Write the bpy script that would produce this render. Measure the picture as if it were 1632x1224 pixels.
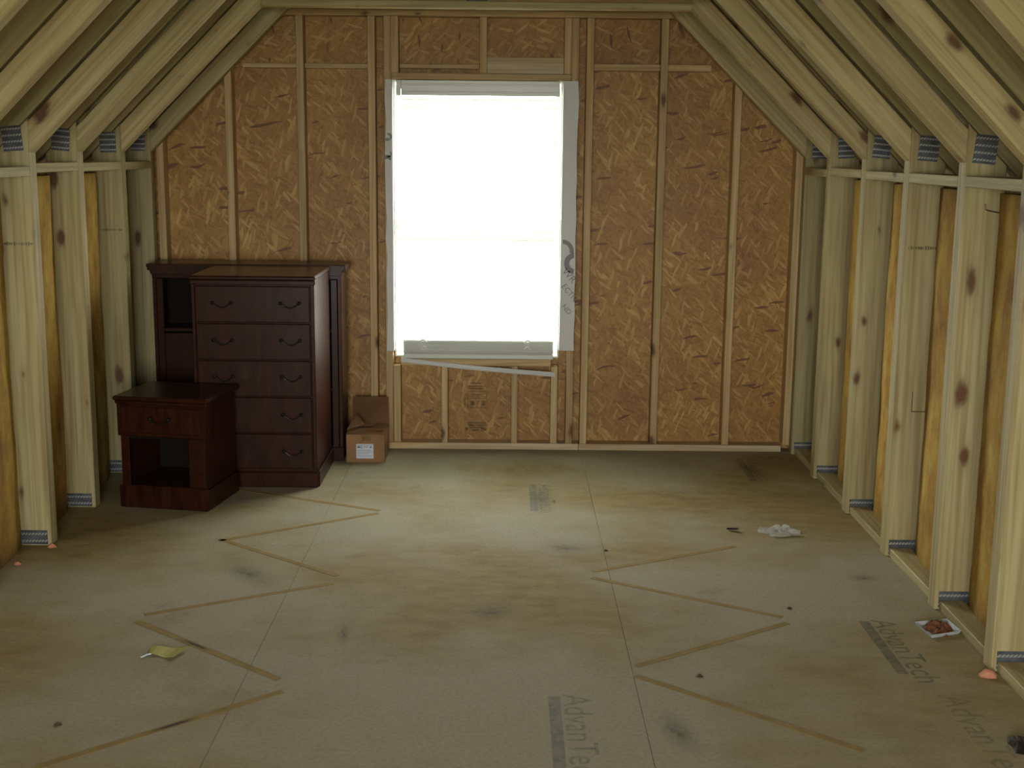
import bpy, bmesh, math, random
from mathutils import Vector, Matrix
random.seed(7)
for o in list(bpy.data.objects): bpy.data.objects.remove(o)
SC = bpy.context.scene
COL = SC.collection

# ------------------------------------------------------------------ camera, world, exposure
FPX, PITCH, ROLL, YAW, CAMH = 2032.75, 0.1830, 0.0098, 0.0045, 1.637
Fv = Vector((math.sin(YAW)*math.cos(PITCH), math.cos(YAW)*math.cos(PITCH), -math.sin(PITCH)))
R0 = Vector((math.cos(YAW), -math.sin(YAW), 0)); U0 = R0.cross(Fv)
Rv = math.cos(ROLL)*R0 + math.sin(ROLL)*U0
Uv = -math.sin(ROLL)*R0 + math.cos(ROLL)*U0
cam = bpy.data.cameras.new('camera'); camo = bpy.data.objects.new('camera', cam); COL.objects.link(camo)
cam.sensor_fit = 'HORIZONTAL'; cam.sensor_width = 36.0; cam.lens = FPX*36.0/1632.0
cam.clip_start = 0.05; cam.clip_end = 500
M = Matrix((Rv, Uv, -Fv)).transposed().to_4x4(); M.translation = (0, 0, CAMH)
camo.matrix_world = M
SC.camera = camo

world = bpy.data.worlds.new('overcast_sky'); SC.world = world; world.use_nodes = True
wb = world.node_tree.nodes['Background']
wb.inputs[0].default_value = (1.0, 0.99, 0.91, 1); wb.inputs[1].default_value = 25.0
vs = SC.view_settings
vs.view_transform = 'Standard'; vs.look = 'None'; vs.exposure = 0.0; vs.gamma = 1.0; vs.use_curve_mapping = False

def portal(name, loc, rot, sx, sz):
    l = bpy.data.lights.new(name, 'AREA'); l.shape = 'RECTANGLE'; l.size = sx; l.size_y = sz
    l.cycles.is_portal = True
    o = bpy.data.objects.new(name, l); COL.objects.link(o); o.location = loc; o.rotation_euler = rot

# ------------------------------------------------------------------ room dimensions (metres)
XL, XR = -1.875, 1.562          # room-side planes of the knee-wall studs
YB = 6.86                       # room-side face of the gable studs
YF = -1.6                       # gable wall behind the camera
ZBEND = 1.60                    # where rafters leave the studs
PLY = 0.072                     # truss thickness
CH = 0.084                      # depth of the strip under each rafter
RD0, RD1 = 0.097, 0.236         # rafter, measured out from the strip's room edge
SD = 0.140                      # stud depth
VD = 0.094*math.sqrt(2)
XRIDGE = (XL+XR)/2; ZRIDGE = ZBEND+(XR-XL)/2
WX0, WX1, WZ0, WZ1 = -0.612, 0.285, 0.505, 1.985      # window opening
BX0, BX1, BZ0, BZ1 = -1.10, 0.80, 0.60, 2.05          # opening behind the camera
portal('portal_window', ((WX0+WX1)/2, YB+0.12, (WZ0+WZ1)/2), (math.radians(-90), 0, 0), WX1-WX0, WZ1-WZ0)
portal('portal_rear_window', ((BX0+BX1)/2, YF-0.12, (BZ0+BZ1)/2), (math.radians(90), 0, 0), BX1-BX0, BZ1-BZ0)

# ------------------------------------------------------------------ material helpers
def mat_new(name):
    m = bpy.data.materials.new(name); m.use_nodes = True
    nt = m.node_tree; nt.nodes.clear()
    out = nt.nodes.new('ShaderNodeOutputMaterial')
    b = nt.nodes.new('ShaderNodeBsdfPrincipled')
    nt.links.new(b.outputs[0], out.inputs[0])
    return m, nt, b, out
def N(nt, kind, **kw):
    n = nt.nodes.new('ShaderNode'+kind)
    for k, v in kw.items():
        if k.startswith('i_'):
            key = k[2:]; key = int(key) if key.isdigit() else key
            n.inputs[key].default_value = v
        else: setattr(n, k, v)
    return n
def L(nt, a, b): nt.links.new(a, b)
def ramp(nt, fac, stops, interp='LINEAR'):
    r = nt.nodes.new('ShaderNodeValToRGB'); r.color_ramp.interpolation = interp
    el = r.color_ramp.elements
    while len(el) < len(stops): el.new(0.5)
    for e, (p, c) in zip(el, stops):
        e.position = p; e.color = (*c, 1) if len(c) == 3 else c
    if fac is not None: nt.links.new(fac, r.inputs[0])
    return r
def mixc(nt, fac, a, b, mode='MIX'):
    n = nt.nodes.new('ShaderNodeMix'); n.data_type = 'RGBA'; n.blend_type = mode
    if isinstance(fac, (int, float)): n.inputs[0].default_value = fac
    else: nt.links.new(fac, n.inputs[0])
    for s, v in ((6, a), (7, b)):
        if isinstance(v, tuple): n.inputs[s].default_value = (*v, 1)
        else: nt.links.new(v, n.inputs[s])
    return n.outputs[2]
def coords(nt, scale, rnd=True, rot=(0, 0, 0)):
    tc = N(nt, 'TexCoord'); mp = N(nt, 'Mapping'); mp.inputs['Scale'].default_value = scale
    mp.inputs['Rotation'].default_value = rot
    L(nt, tc.outputs['Object'], mp.inputs[0])
    if rnd:
        oi = N(nt, 'ObjectInfo'); mu = N(nt, 'Math', operation='MULTIPLY', i_1=37.0); L(nt, oi.outputs['Random'], mu.inputs[0])
        L(nt, mu.outputs[0], mp.inputs['Location'])
    return mp.outputs[0]
def simple(name, col, rough=0.6, metal=0.0, **kw):
    m, nt, b, out = mat_new(name)
    b.inputs['Base Color'].default_value = (*col, 1); b.inputs['Roughness'].default_value = rough; b.inputs['Metallic'].default_value = metal
    for k, v in kw.items(): b.inputs[k.replace('_', ' ')].default_value = v
    return m

def pine(name, light, dark, vary=0.25, knots=True, stain=None):
    m, nt, b, out = mat_new(name)
    v = coords(nt, (9, 9, 0.55))
    nz = N(nt, 'TexNoise', i_Scale=2.2, i_Detail=4.0, i_Roughness=0.6, i_Distortion=0.6); L(nt, v, nz.inputs['Vector'])
    wv = coords(nt, (1, 1, 0.03))
    w = N(nt, 'TexNoise', i_Scale=55.0, i_Detail=2.0, i_Distortion=0.4); L(nt, wv, w.inputs['Vector'])
    c1 = ramp(nt, nz.outputs[0], [(0.25, dark), (0.72, light)])
    c2 = ramp(nt, w.outputs[0], [(0.3, (0.62, 0.54, 0.42)), (0.62, (1.04, 1.04, 1.04))])
    c = mixc(nt, 0.75, c1.outputs[0], c2.outputs[0], 'MULTIPLY')
    if knots:
        kv = coords(nt, (6.2, 6.2, 2.9))
        sx = N(nt, 'SeparateXYZ'); L(nt, kv, sx.inputs[0]); cx = N(nt, 'CombineXYZ'); L(nt, sx.outputs[0], cx.inputs[0]); L(nt, sx.outputs[2], cx.inputs[1])
        vo = N(nt, 'TexVoronoi', i_Scale=1.0, i_Randomness=1.0); vo.voronoi_dimensions = '2D'; L(nt, cx.outputs[0], vo.inputs['Vector'])
        kn = N(nt, 'TexNoise', i_Scale=5.0, i_Detail=2.0); L(nt, kv, kn.inputs['Vector'])
        sc = N(nt, 'SeparateColor'); L(nt, vo.outputs['Color'], sc.inputs[0])
        ad = N(nt, 'Math', operation='MULTIPLY_ADD', i_1=0.16, i_2=-0.08); L(nt, kn.outputs[0], ad.inputs[0])
        rs = N(nt, 'Math', operation='MULTIPLY_ADD', i_1=0.20, i_2=-0.02); L(nt, sc.outputs[0], rs.inputs[0])
        su = N(nt, 'Math', operation='ADD'); L(nt, vo.outputs['Distance'], su.inputs[0]); L(nt, ad.outputs[0], su.inputs[1])
        s2 = N(nt, 'Math', operation='ADD'); L(nt, su.outputs[0], s2.inputs[0]); L(nt, rs.outputs[0], s2.inputs[1])
        kr = ramp(nt, s2.outputs[0], [(0.06, (1, 1, 1)), (0.10, (0.7, 0.7, 0.7)), (0.145, (0.12, 0.12, 0.12)), (0.24, (0, 0, 0))])
        c = mixc(nt, kr.outputs[0], c, (0.12, 0.055, 0.02))
    if stain:
        sv = coords(nt, (3, 3, 0.8))
        sn = N(nt, 'TexNoise', i_Scale=2.0, i_Detail=3.0); L(nt, sv, sn.inputs['Vector'])
        sr = ramp(nt, sn.outputs[0], [(0.50, (0, 0, 0)), (0.62, (1, 1, 1))])
        c = mixc(nt, sr.outputs[0], c, stain)
    oi = N(nt, 'ObjectInfo')
    hs = N(nt, 'HueSaturation')
    mr = N(nt, 'MapRange', i_3=1-vary, i_4=1+vary*0.6); L(nt, oi.outputs['Random'], mr.inputs[0]); L(nt, mr.outputs[0], hs.inputs['Value'])
    L(nt, c, hs.inputs['Color']); L(nt, hs.outputs[0], b.inputs['Base Color'])
    b.inputs['Roughness'].default_value = 0.62
    bp = N(nt, 'Bump', i_Strength=0.12, i_Distance=0.002); L(nt, w.outputs[0], bp.inputs['Height']); L(nt, bp.outputs[0], b.inputs['Normal'])
    return m

def osb(name, tones, dark, dk=(0.17, 0.07, 0.02)):
    m, nt, b, out = mat_new(name)
    base = None
    for i, (ang, sc, thr, pal) in enumerate(((0.35, 1.0, 0, tones[:4]), (-0.55, 1.1, 0.5, tones[:4]), (1.2, 1.0, 0.6, tones[:4]), (0.8, 1.0, 0.88, tones[3:]), (-0.3, 0.9, 0.90, tones[3:]), (1.75, 0.9, 0.986, (dk, dk)))):
        tc = N(nt, 'TexCoord'); oi = N(nt, 'ObjectInfo')
        dz = N(nt, 'TexNoise', i_Scale=5.0, i_Detail=2.0); L(nt, tc.outputs['Object'], dz.inputs['Vector'])
        ma = N(nt, 'VectorMath', operation='MULTIPLY_ADD'); L(nt, dz.outputs['Color'], ma.inputs[0])
        ma.inputs[1].default_value = (0.06, 0.06, 0.06); L(nt, tc.outputs['Object'], ma.inputs[2])
        vr = N(nt, 'VectorRotate', rotation_type='Y_AXIS'); vr.inputs['Angle'].default_value = ang; L(nt, ma.outputs[0], vr.inputs['Vector'])
        mp = N(nt, 'Mapping'); mp.inputs['Scale'].default_value = (88*sc, 8, 17*sc)
        L(nt, vr.outputs[0], mp.inputs[0])
        mu = N(nt, 'Math', operation='MULTIPLY', i_1=23.0+i*11); L(nt, oi.outputs['Random'], mu.inputs[0]); L(nt, mu.outputs[0], mp.inputs['Location'])
        vo = N(nt, 'TexVoronoi', i_Scale=1.0); L(nt, mp.outputs[0], vo.inputs['Vector'])
        sep = N(nt, 'SeparateColor'); L(nt, vo.outputs['Color'], sep.inputs[0])
        cr = ramp(nt, sep.outputs[0], [(k/(len(pal)-1), t) for k, t in enumerate(pal)])
        if base is None: base = cr.outputs[0]; h = sep.outputs[1]
        else:
            th = N(nt, 'Math', operation='GREATER_THAN', i_1=thr); L(nt, sep.outputs[1], th.inputs[0])
            base = mixc(nt, th.outputs[0], base, cr.outputs[0])
    big = N(nt, 'TexNoise', i_Scale=2.2, i_Detail=5.0, i_Roughness=0.65); L(nt, coords(nt, (1, 1, 1)), big.inputs['Vector'])
    br = ramp(nt, big.outputs[0], [(0.30, (0.72, 0.60, 0.48)), (0.62, (1.06, 1.06, 1.02))])
    c = mixc(nt, 0.8, base, br.outputs[0], 'MULTIPLY')
    fine = N(nt, 'TexNoise', i_Scale=45.0, i_Detail=3.0); L(nt, coords(nt, (1.6, 1, 0.7)), fine.inputs['Vector'])
    fr = ramp(nt, fine.outputs[0], [(0.26, dark), (0.42, (1, 1, 1))])
    c = mixc(nt, 0.75, c, fr.outputs[0], 'MULTIPLY')
    L(nt, c, b.inputs['Base Color']); b.inputs['Roughness'].default_value = 0.55
    bp = N(nt, 'Bump', i_Strength=0.2, i_Distance=0.002); L(nt, h, bp.inputs['Height']); L(nt, bp.outputs[0], b.inputs['Normal'])
    return m

DUST_SHIFT = (3.7, 1.9, 0.0)
def floor_mat():
    m, nt, b, out = mat_new('subfloor_board')
    tc = N(nt, 'TexCoord')
    n1 = N(nt, 'TexNoise', i_Scale=0.9, i_Detail=5.0, i_Roughness=0.6); L(nt, coords(nt, (1.2, 0.8, 1), rnd=False), n1.inputs['Vector'])
    # grain runs along the long edge of each sheet
    n2 = N(nt, 'TexNoise', i_Scale=16.0, i_Detail=4.0); L(nt, coords(nt, (1.3, 0.5, 1)), n2.inputs['Vector'])
    c1 = ramp(nt, n2.outputs[0], [(0.28, (0.245, 0.188, 0.082)), (0.66, (0.325, 0.260, 0.125))])
    geo = N(nt, 'NewGeometry')
    n3 = N(nt, 'TexNoise', i_Scale=0.85, i_Detail=4.0, i_Roughness=0.55); of = N(nt, 'VectorMath', operation='ADD'); L(nt, geo.outputs['Position'], of.inputs[0]); of.inputs[1].default_value = DUST_SHIFT; L(nt, of.outputs[0], n3.inputs['Vector'])
    dust = ramp(nt, n3.outputs[0], [(0.40, (0, 0, 0)), (0.58, (0.95, 0.95, 0.95))])
    c = mixc(nt, dust.outputs[0], c1.outputs[0], (0.37, 0.348, 0.262))
    n4 = N(nt, 'TexNoise', i_Scale=3.1, i_Detail=6.0, i_Roughness=0.7); L(nt, geo.outputs['Position'], n4.inputs['Vector'])
    st = ramp(nt, n4.outputs[0], [(0.60, (0, 0, 0)), (0.74, (0.5, 0.5, 0.5))])
    c = mixc(nt, st.outputs[0], c, (0.18, 0.145, 0.085))
    n5 = N(nt, 'TexNoise', i_Scale=75.0, i_Detail=2.0); L(nt, geo.outputs['Position'], n5.inputs['Vector'])
    fr = ramp(nt, n5.outputs[0], [(0.3, (0.86, 0.85, 0.83)), (0.6, (1, 1, 1))])
    c = mixc(nt, 0.9, c, fr.outputs[0], 'MULTIPLY')
    L(nt, c, b.inputs['Base Color']); b.inputs['Roughness'].default_value = 0.8
    b.inputs['Specular IOR Level'].default_value = 0.06
    return m

def batt_mat():
    m, nt, b, out = mat_new('glass_wool')
    n = N(nt, 'TexNoise', i_Scale=7.0, i_Detail=6.0, i_Roughness=0.7); L(nt, coords(nt, (1, 1, 0.5)), n.inputs['Vector'])
    r = ramp(nt, n.outputs[0], [(0.3, (0.20, 0.09, 0.015)), (0.52, (0.42, 0.26, 0.04)), (0.72, (0.56, 0.42, 0.09))])
    L(nt, r.outputs[0], b.inputs['Base Color']); b.inputs['Roughness'].default_value = 0.9
    n2 = N(nt, 'TexNoise', i_Scale=60.0, i_Detail=4.0); L(nt, coords(nt, (1, 1, 0.4)), n2.inputs['Vector'])
    bp = N(nt, 'Bump', i_Strength=0.5, i_Distance=0.006); L(nt, n2.outputs[0], bp.inputs['Height']); L(nt, bp.outputs[0], b.inputs['Normal'])
    return m

def cherry():
    m, nt, b, out = mat_new('dark_cherry_veneer')
    n = N(nt, 'TexNoise', i_Scale=3.0, i_Detail=5.0, i_Distortion=1.2); L(nt, coords(nt, (1.5, 8, 9)), n.inputs['Vector'])
    r = ramp(nt, n.outputs[0], [(0.3, (0.018, 0.0045, 0.002)), (0.7, (0.042, 0.0115, 0.005))])
    L(nt, r.outputs[0], b.inputs['Base Color']); b.inputs['Roughness'].default_value = 0.30
    b.inputs['Specular IOR Level'].default_value = 0.28
    return m

def faded(name, col, amount, scale):
    m, nt, b, out = mat_new(name)
    b.inputs['Base Color'].default_value = (*col, 1); b.inputs['Roughness'].default_value = 0.7
    t = N(nt, 'BsdfTransparent'); mx = N(nt, 'MixShader')
    n = N(nt, 'TexNoise', i_Scale=scale, i_Detail=4.0); L(nt, coords(nt, (1, 1, 1)), n.inputs['Vector'])
    r = ramp(nt, n.outputs[0], [(0.35, (amount*0.45,)*3), (0.65, (amount,)*3)])
    L(nt, r.outputs[0], mx.inputs[0]); L(nt, t.outputs[0], mx.inputs[1]); L(nt, b.outputs[0], mx.inputs[2]); L(nt, mx.outputs[0], out.inputs[0])
    return m

def soft_ink(name, col, amount):
    m, nt, b, out = mat_new(name)
    b.inputs['Base Color'].default_value = (*col, 1); b.inputs['Roughness'].default_value = 0.8
    t = N(nt, 'BsdfTransparent'); mx = N(nt, 'MixShader'); tc = N(nt, 'TexCoord')
    g = N(nt, 'TexGradient', gradient_type='QUADRATIC_SPHERE'); L(nt, tc.outputs['Object'], g.inputs[0])
    n = N(nt, 'TexNoise', i_Scale=4.0, i_Detail=4.0); L(nt, tc.outputs['Object'], n.inputs['Vector'])
    r = ramp(nt, n.outputs[0], [(0.3, (0.3,)*3), (0.65, (1,)*3)])
    k = N(nt, 'Math', operation='MULTIPLY'); L(nt, g.outputs['Fac'], k.inputs[0]); L(nt, r.outputs[0], k.inputs[1])
    k2 = N(nt, 'Math', operation='MULTIPLY', i_1=amount); L(nt, k.outputs[0], k2.inputs[0]); k2.use_clamp = True
    L(nt, k2.outputs[0], mx.inputs[0]); L(nt, t.outputs[0], mx.inputs[1]); L(nt, b.outputs[0], mx.inputs[2]); L(nt, mx.outputs[0], out.inputs[0])
    return m

def glass_mat(name, tint=(1, 1, 1), gloss=0.07):
    m, nt, b, out = mat_new(name); nt.nodes.remove(b)
    t = N(nt, 'BsdfTransparent'); t.inputs[0].default_value = (*tint, 1)
    g = N(nt, 'BsdfGlossy'); g.inputs['Roughness'].default_value = 0.02
    mx = N(nt, 'MixShader', i_0=gloss); L(nt, t.outputs[0], mx.inputs[1]); L(nt, g.outputs[0], mx.inputs[2]); L(nt, mx.outputs[0], out.inputs[0])
    return m

def translucent(name, col, amount, rough=0.5, clear=0.0):
    m, nt, b, out = mat_new(name)
    b.inputs['Base Color'].default_value = (*col, 1); b.inputs['Roughness'].default_value = rough
    t = N(nt, 'BsdfTranslucent'); t.inputs[0].default_value = (*col, 1)
    mx = N(nt, 'MixShader', i_0=amount); L(nt, b.outputs[0], mx.inputs[1]); L(nt, t.outputs[0], mx.inputs[2])
    if clear:
        tr = N(nt, 'BsdfTransparent'); m2 = N(nt, 'MixShader', i_0=clear)
        L(nt, mx.outputs[0], m2.inputs[1]); L(nt, tr.outputs[0], m2.inputs[2]); L(nt, m2.outputs[0], out.inputs[0])
    else: L(nt, mx.outputs[0], out.inputs[0])
    return m

def mottled(name, a, bcol, scale, rough=0.8, stretch=(1, 1, 1)):
    m, nt, b, out = mat_new(name)
    n = N(nt, 'TexNoise', i_Scale=scale, i_Detail=4.0); L(nt, coords(nt, stretch), n.inputs['Vector'])
    r = ramp(nt, n.outputs[0], [(0.35, a), (0.65, bcol)])
    L(nt, r.outputs[0], b.inputs['Base Color']); b.inputs['Roughness'].default_value = rough
    return m

MT = {
 'pine': pine('pine_lumber', (0.475, 0.43, 0.235), (0.355, 0.295, 0.13), vary=0.16),
 'pine_strip': pine('pale_pine_strip', (0.56, 0.49, 0.265), (0.45, 0.365, 0.17), vary=0.15),
 'pine_gable': pine('pine_gable_lumber', (0.56, 0.435, 0.235), (0.45, 0.30, 0.12), vary=0.15),
 'pine_white': pine('pale_pine_lumber', (0.66, 0.57, 0.42), (0.55, 0.43, 0.26), vary=0.12, knots=False, stain=(0.50, 0.35, 0.15)),
 'ply': pine('roof_plywood', (0.47, 0.32, 0.155), (0.33, 0.205, 0.085), vary=0.15),
 'osb': osb('oriented_strand_board', [(0.275, 0.135, 0.026), (0.335, 0.175, 0.036), (0.365, 0.20, 0.044), (0.405, 0.23, 0.056), (0.52, 0.34, 0.115)], (0.62, 0.55, 0.45)),
 'floor': floor_mat(),
 'batt': batt_mat(),
 'cherry': cherry(),
 'galv': mottled('galvanised_plate', (0.05, 0.06, 0.075), (0.10, 0.115, 0.13), 30, 0.45),
 'galv_light': simple('bright_teeth', (0.50, 0.51, 0.50), 0.4, 0.6),
 'vinyl': simple('white_vinyl', (0.72, 0.77, 0.74), 0.35),
 'blind': translucent('white_slat', (0.86, 0.88, 0.85), 0.25, 0.4),
 'railw': simple('white_rail', (0.60, 0.66, 0.62), 0.3),
 'cord': simple('white_cord', (0.8, 0.84, 0.8), 0.7),
 'wrap': translucent('house_wrap_sheet', (0.66, 0.68, 0.68), 0.15, 0.45),
 'wrap_ink': simple('grey_wrap_ink', (0.22, 0.24, 0.25), 0.6),
 'glass': glass_mat('clear_pane'),
 'ink_floor': faded('floor_ink', (0.055, 0.085, 0.085), 0.42, 40),
 'ink_faint': faded('faint_floor_ink', (0.07, 0.085, 0.08), 0.24, 18),
 'ink_osb': faded('stamp_ink', (0.05, 0.055, 0.03), 0.55, 20),
 'tape': mottled('tan_tape', (0.235, 0.165, 0.050), (0.285, 0.205, 0.072), 14, 0.95),
 'smudge': soft_ink('tape_smudge', (0.035, 0.032, 0.03), 2.2),
 'scuff': soft_ink('floor_scuff', (0.06, 0.065, 0.055), 0.55),
 'handle': simple('dark_brass', (0.020, 0.019, 0.020), 0.22, 0.5),
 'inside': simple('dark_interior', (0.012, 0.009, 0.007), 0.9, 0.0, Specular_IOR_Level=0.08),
 'card': mottled('brown_cardboard', (0.25, 0.13, 0.055), (0.33, 0.18, 0.08), 8, 0.8),
 'label': simple('white_paper', (0.62, 0.70, 0.80), 0.6),
 'paper': simple('grey_paper', (0.42, 0.45, 0.47), 0.7),
 'label_ink': simple('label_print', (0.15, 0.17, 0.24), 0.6),
 'packtape': glass_mat('packing_tape', (0.92, 0.86, 0.72), 0.18),
 'plastic': translucent('clear_plastic_film', (0.66, 0.67, 0.62), 0.3, 0.25, clear=0.3),
 'rust': mottled('brown_shavings', (0.09, 0.025, 0.008), (0.20, 0.075, 0.025), 60, 0.8),
 'black': mottled('dark_scrap', (0.012, 0.009, 0.006), (0.035, 0.022, 0.014), 30, 0.7),
 'leafm': simple('dark_leaf', (0.06, 0.04, 0.015), 0.7),
 'yellow': simple('yellow_paper', (0.43, 0.40, 0.12), 0.6),
 'pink': mottled('pink_foam', (0.50, 0.20, 0.12), (0.62, 0.30, 0.20), 60, 0.9),
 'nail': simple('steel_nail', (0.08, 0.07, 0.06), 0.4, 0.7),
 'blocker': simple('leak_blocker', (0.10, 0.07, 0.04), 0.9),  # dark colour of the unseen slabs added against light leaks
 'ground': mottled('lawn_ground', (0.20, 0.22, 0.13), (0.34, 0.33, 0.22), 0.5, 0.9),
}

# ------------------------------------------------------------------ object helpers
WM = {}
def link(o, parent, Mw):
    COL.objects.link(o)
    if parent is not None:
        o.parent = parent; o.matrix_parent_inverse = Matrix.Identity(4)
        o.matrix_basis = WM[parent].inverted() @ Mw
    else: o.matrix_basis = Mw
    WM[o] = Mw.copy()
    return o
def tag(o, label=None, cat=None, group=None, kind=None):
    for k, v in (('label', label), ('category', cat), ('group', group), ('kind', kind)):
        if v: o[k] = v
    return o
def empty(name, loc=(0, 0, 0), rz=0.0, parent=None):
    o = bpy.data.objects.new(name, None); o.empty_display_size = 0.1
    return link(o, parent, Matrix.Translation(loc) @ Matrix.Rotation(rz, 4, 'Z'))
def from_bm(bm, name, mats, parent, Mw, smooth=False):
    me = bpy.data.meshes.new(name); bm.to_mesh(me); bm.free()
    for m in (mats if isinstance(mats, (list, tuple)) else [mats]): me.materials.append(MT[m])
    if smooth: me.polygons.foreach_set('use_smooth', [True]*len(me.polygons))
    return link(bpy.data.objects.new(name, me), parent, Mw)
def frame(center, axis):
    z = Vector(axis).normalized()
    y = Vector((0, 1, 0)) if abs(z.y) < 0.9 else Vector((1, 0, 0))
    x = y.cross(z).normalized(); y = z.cross(x)
    Mx = Matrix((x, y, z)).transposed().to_4x4(); Mx.translation = center
    return Mx
def bmbox(bm, x0, x1, y0, y1, z0, z1, mi=0):
    vs_ = [bm.verts.new(p) for p in ((x0, y0, z0), (x1, y0, z0), (x1, y1, z0), (x0, y1, z0), (x0, y0, z1), (x1, y0, z1), (x1, y1, z1), (x0, y1, z1))]
    fs = []
    for f in ((0, 3, 2, 1), (4, 5, 6, 7), (0, 1, 5, 4), (1, 2, 6, 5), (2, 3, 7, 6), (3, 0, 4, 7)):
        fc = bm.faces.new([vs_[i] for i in f]); fc.material_index = mi; fs.append(fc)
    return vs_
def chamfer(bm, off):
    if off: bmesh.ops.bevel(bm, geom=bm.edges[:], offset=off, segments=1, affect='EDGES', clamp_overlap=True)
def box(name, x0, x1, y0, y1, z0, z1, mat, parent=None, bev=0.002, axis=None, base=None):
    """a squared timber or panel; local z runs along its length; coordinates are in `base` (a thing's empty) or the world"""
    d = (x1-x0, y1-y0, z1-z0)
    if axis is None: axis = max(range(3), key=lambda i: d[i])
    av = [(1, 0, 0), (0, 1, 0), (0, 0, 1)][axis]
    c = Vector(((x0+x1)/2, (y0+y1)/2, (z0+z1)/2)); Ml = frame(c, av); inv = Ml.inverted()
    bm = bmesh.new(); bmbox(bm, x0, x1, y0, y1, z0, z1)
    bm.transform(inv); bmesh.ops.recalc_face_normals(bm, faces=bm.faces[:]); chamfer(bm, bev)
    Mw = (WM[base] if base else Matrix.Identity(4)) @ Ml
    return from_bm(bm, name, mat, parent if parent is not None else base, Mw)
def prism(name, poly, y0, y1, mat, parent=None, axis=(0, 0, 1), bev=0.002, base=None):
    """polygon in the x-z plane pushed from y0 to y1"""
    n = len(poly); cx = sum(p[0] for p in poly)/n; cz = sum(p[1] for p in poly)/n
    Ml = frame(Vector((cx, (y0+y1)/2, cz)), axis)
    bm = bmesh.new()
    a = [bm.verts.new((p[0], y0, p[1])) for p in poly]; b = [bm.verts.new((p[0], y1, p[1])) for p in poly]
    bm.faces.new(a); bm.faces.new(b[::-1])
    for i in range(n): bm.faces.new((a[i], b[i], b[(i+1) % n], a[(i+1) % n]))
    bm.transform(Ml.inverted()); bmesh.ops.recalc_face_normals(bm, faces=bm.faces[:]); chamfer(bm, bev)
    Mw = (WM[base] if base else Matrix.Identity(4)) @ Ml
    return from_bm(bm, name, mat, parent if parent is not None else base, Mw)
def clip(poly, a, b, c):      # keep a*x + b*z <= c
    out = []
    for i, p in enumerate(poly):
        q = poly[(i+1) % len(poly)]
        dp = a*p[0]+b*p[1]-c; dq = a*q[0]+b*q[1]-c
        if dp <= 0: out.append(p)
        if (dp < 0 < dq) or (dq < 0 < dp):
            t = dp/(dp-dq); out.append((p[0]+t*(q[0]-p[0]), p[1]+t*(q[1]-p[1])))
    return out
def tube(bm, pts, r, seg=6, mi=0):
    rings = []
    for i, p in enumerate(pts):
        p = Vector(p); d = (Vector(pts[min(i+1, len(pts)-1)])-Vector(pts[max(i-1, 0)])).normalized()
        u = d.orthogonal().normalized() if i == 0 else (u - d*u.dot(d)).normalized()
        v = d.cross(u)
        rings.append([bm.verts.new(p+r*(math.cos(2*math.pi*k/seg)*u+math.sin(2*math.pi*k/seg)*v)) for k in range(seg)])
    for A, B in zip(rings, rings[1:]):
        for k in range(seg): bm.faces.new((A[k], A[(k+1) % seg], B[(k+1) % seg], B[k])).material_index = mi
    bm.faces.new(rings[0][::-1]).material_index = mi; bm.faces.new(rings[-1]).material_index = mi
def textmesh(s, size):
    cu = bpy.data.curves.new('lettering', 'FONT'); cu.body = s; cu.size = size; cu.extrude = 0.0; cu.resolution_u = 3
    o = bpy.data.objects.new('lettering_tmp', cu); COL.objects.link(o)
    dg = bpy.context.evaluated_depsgraph_get(); me = bpy.data.meshes.new_from_object(o.evaluated_get(dg))
    bpy.data.objects.remove(o); bpy.data.curves.remove(cu)
    return me
def text(s, size, mat, parent, Mw, name='lettering'):
    me = textmesh(s, size); me.materials.clear(); me.materials.append(MT[mat])
    return link(bpy.data.objects.new(name, me), parent, Mw)

# ------------------------------------------------------------------ truss positions (y of the face towards the camera)
YR = [3.850, 4.410, 5.030, 5.645, 6.275, 6.795]
YLs = [3.850, 4.450, 5.075, 5.645, 6.275, 6.795]
extra = [3.850-0.61*k for k in range(1, 9)][::-1]
YR = extra+YR; YLs = extra+YLs; NT = len(YR)

# ------------------------------------------------------------------ floor
floor = tag(empty('floor'), 'pale tan subfloor of large butted boards, dusty and stamped', 'floor', kind='structure')
FX0, FX1, FY0, FY1 = -2.03, 1.715, YF-0.1, YB+0.09
strips = [(-2.03, -0.81, 5.10), (-0.81, 0.41, 3.783), (0.41, FX1, 4.416)]
for x0, x1, ys in strips:
    cuts = [FY0]+sorted(y for y in (ys+2.44*k for k in range(-4, 4)) if FY0+0.05 < y < FY1-0.05)+[FY1]
    for a, b in zip(cuts, cuts[1:]):
        box('floor_panel', x0+0.0008, x1-0.0008, a+0.0008, b-0.0008, -0.02, 0.0, 'floor', floor, bev=0)
box('leak_blocker', FX0, FX1, FY0, FY1, -0.12, -0.0205, 'blocker', floor, bev=0)  # unseen slab added below the panels to stop light from the ground
ground = box('ground', -60, 60, -60, 60, -3.3, -3.0, 'ground', bev=0)
tag(ground, 'bright ground outside below the window', 'ground', kind='structure')

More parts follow.
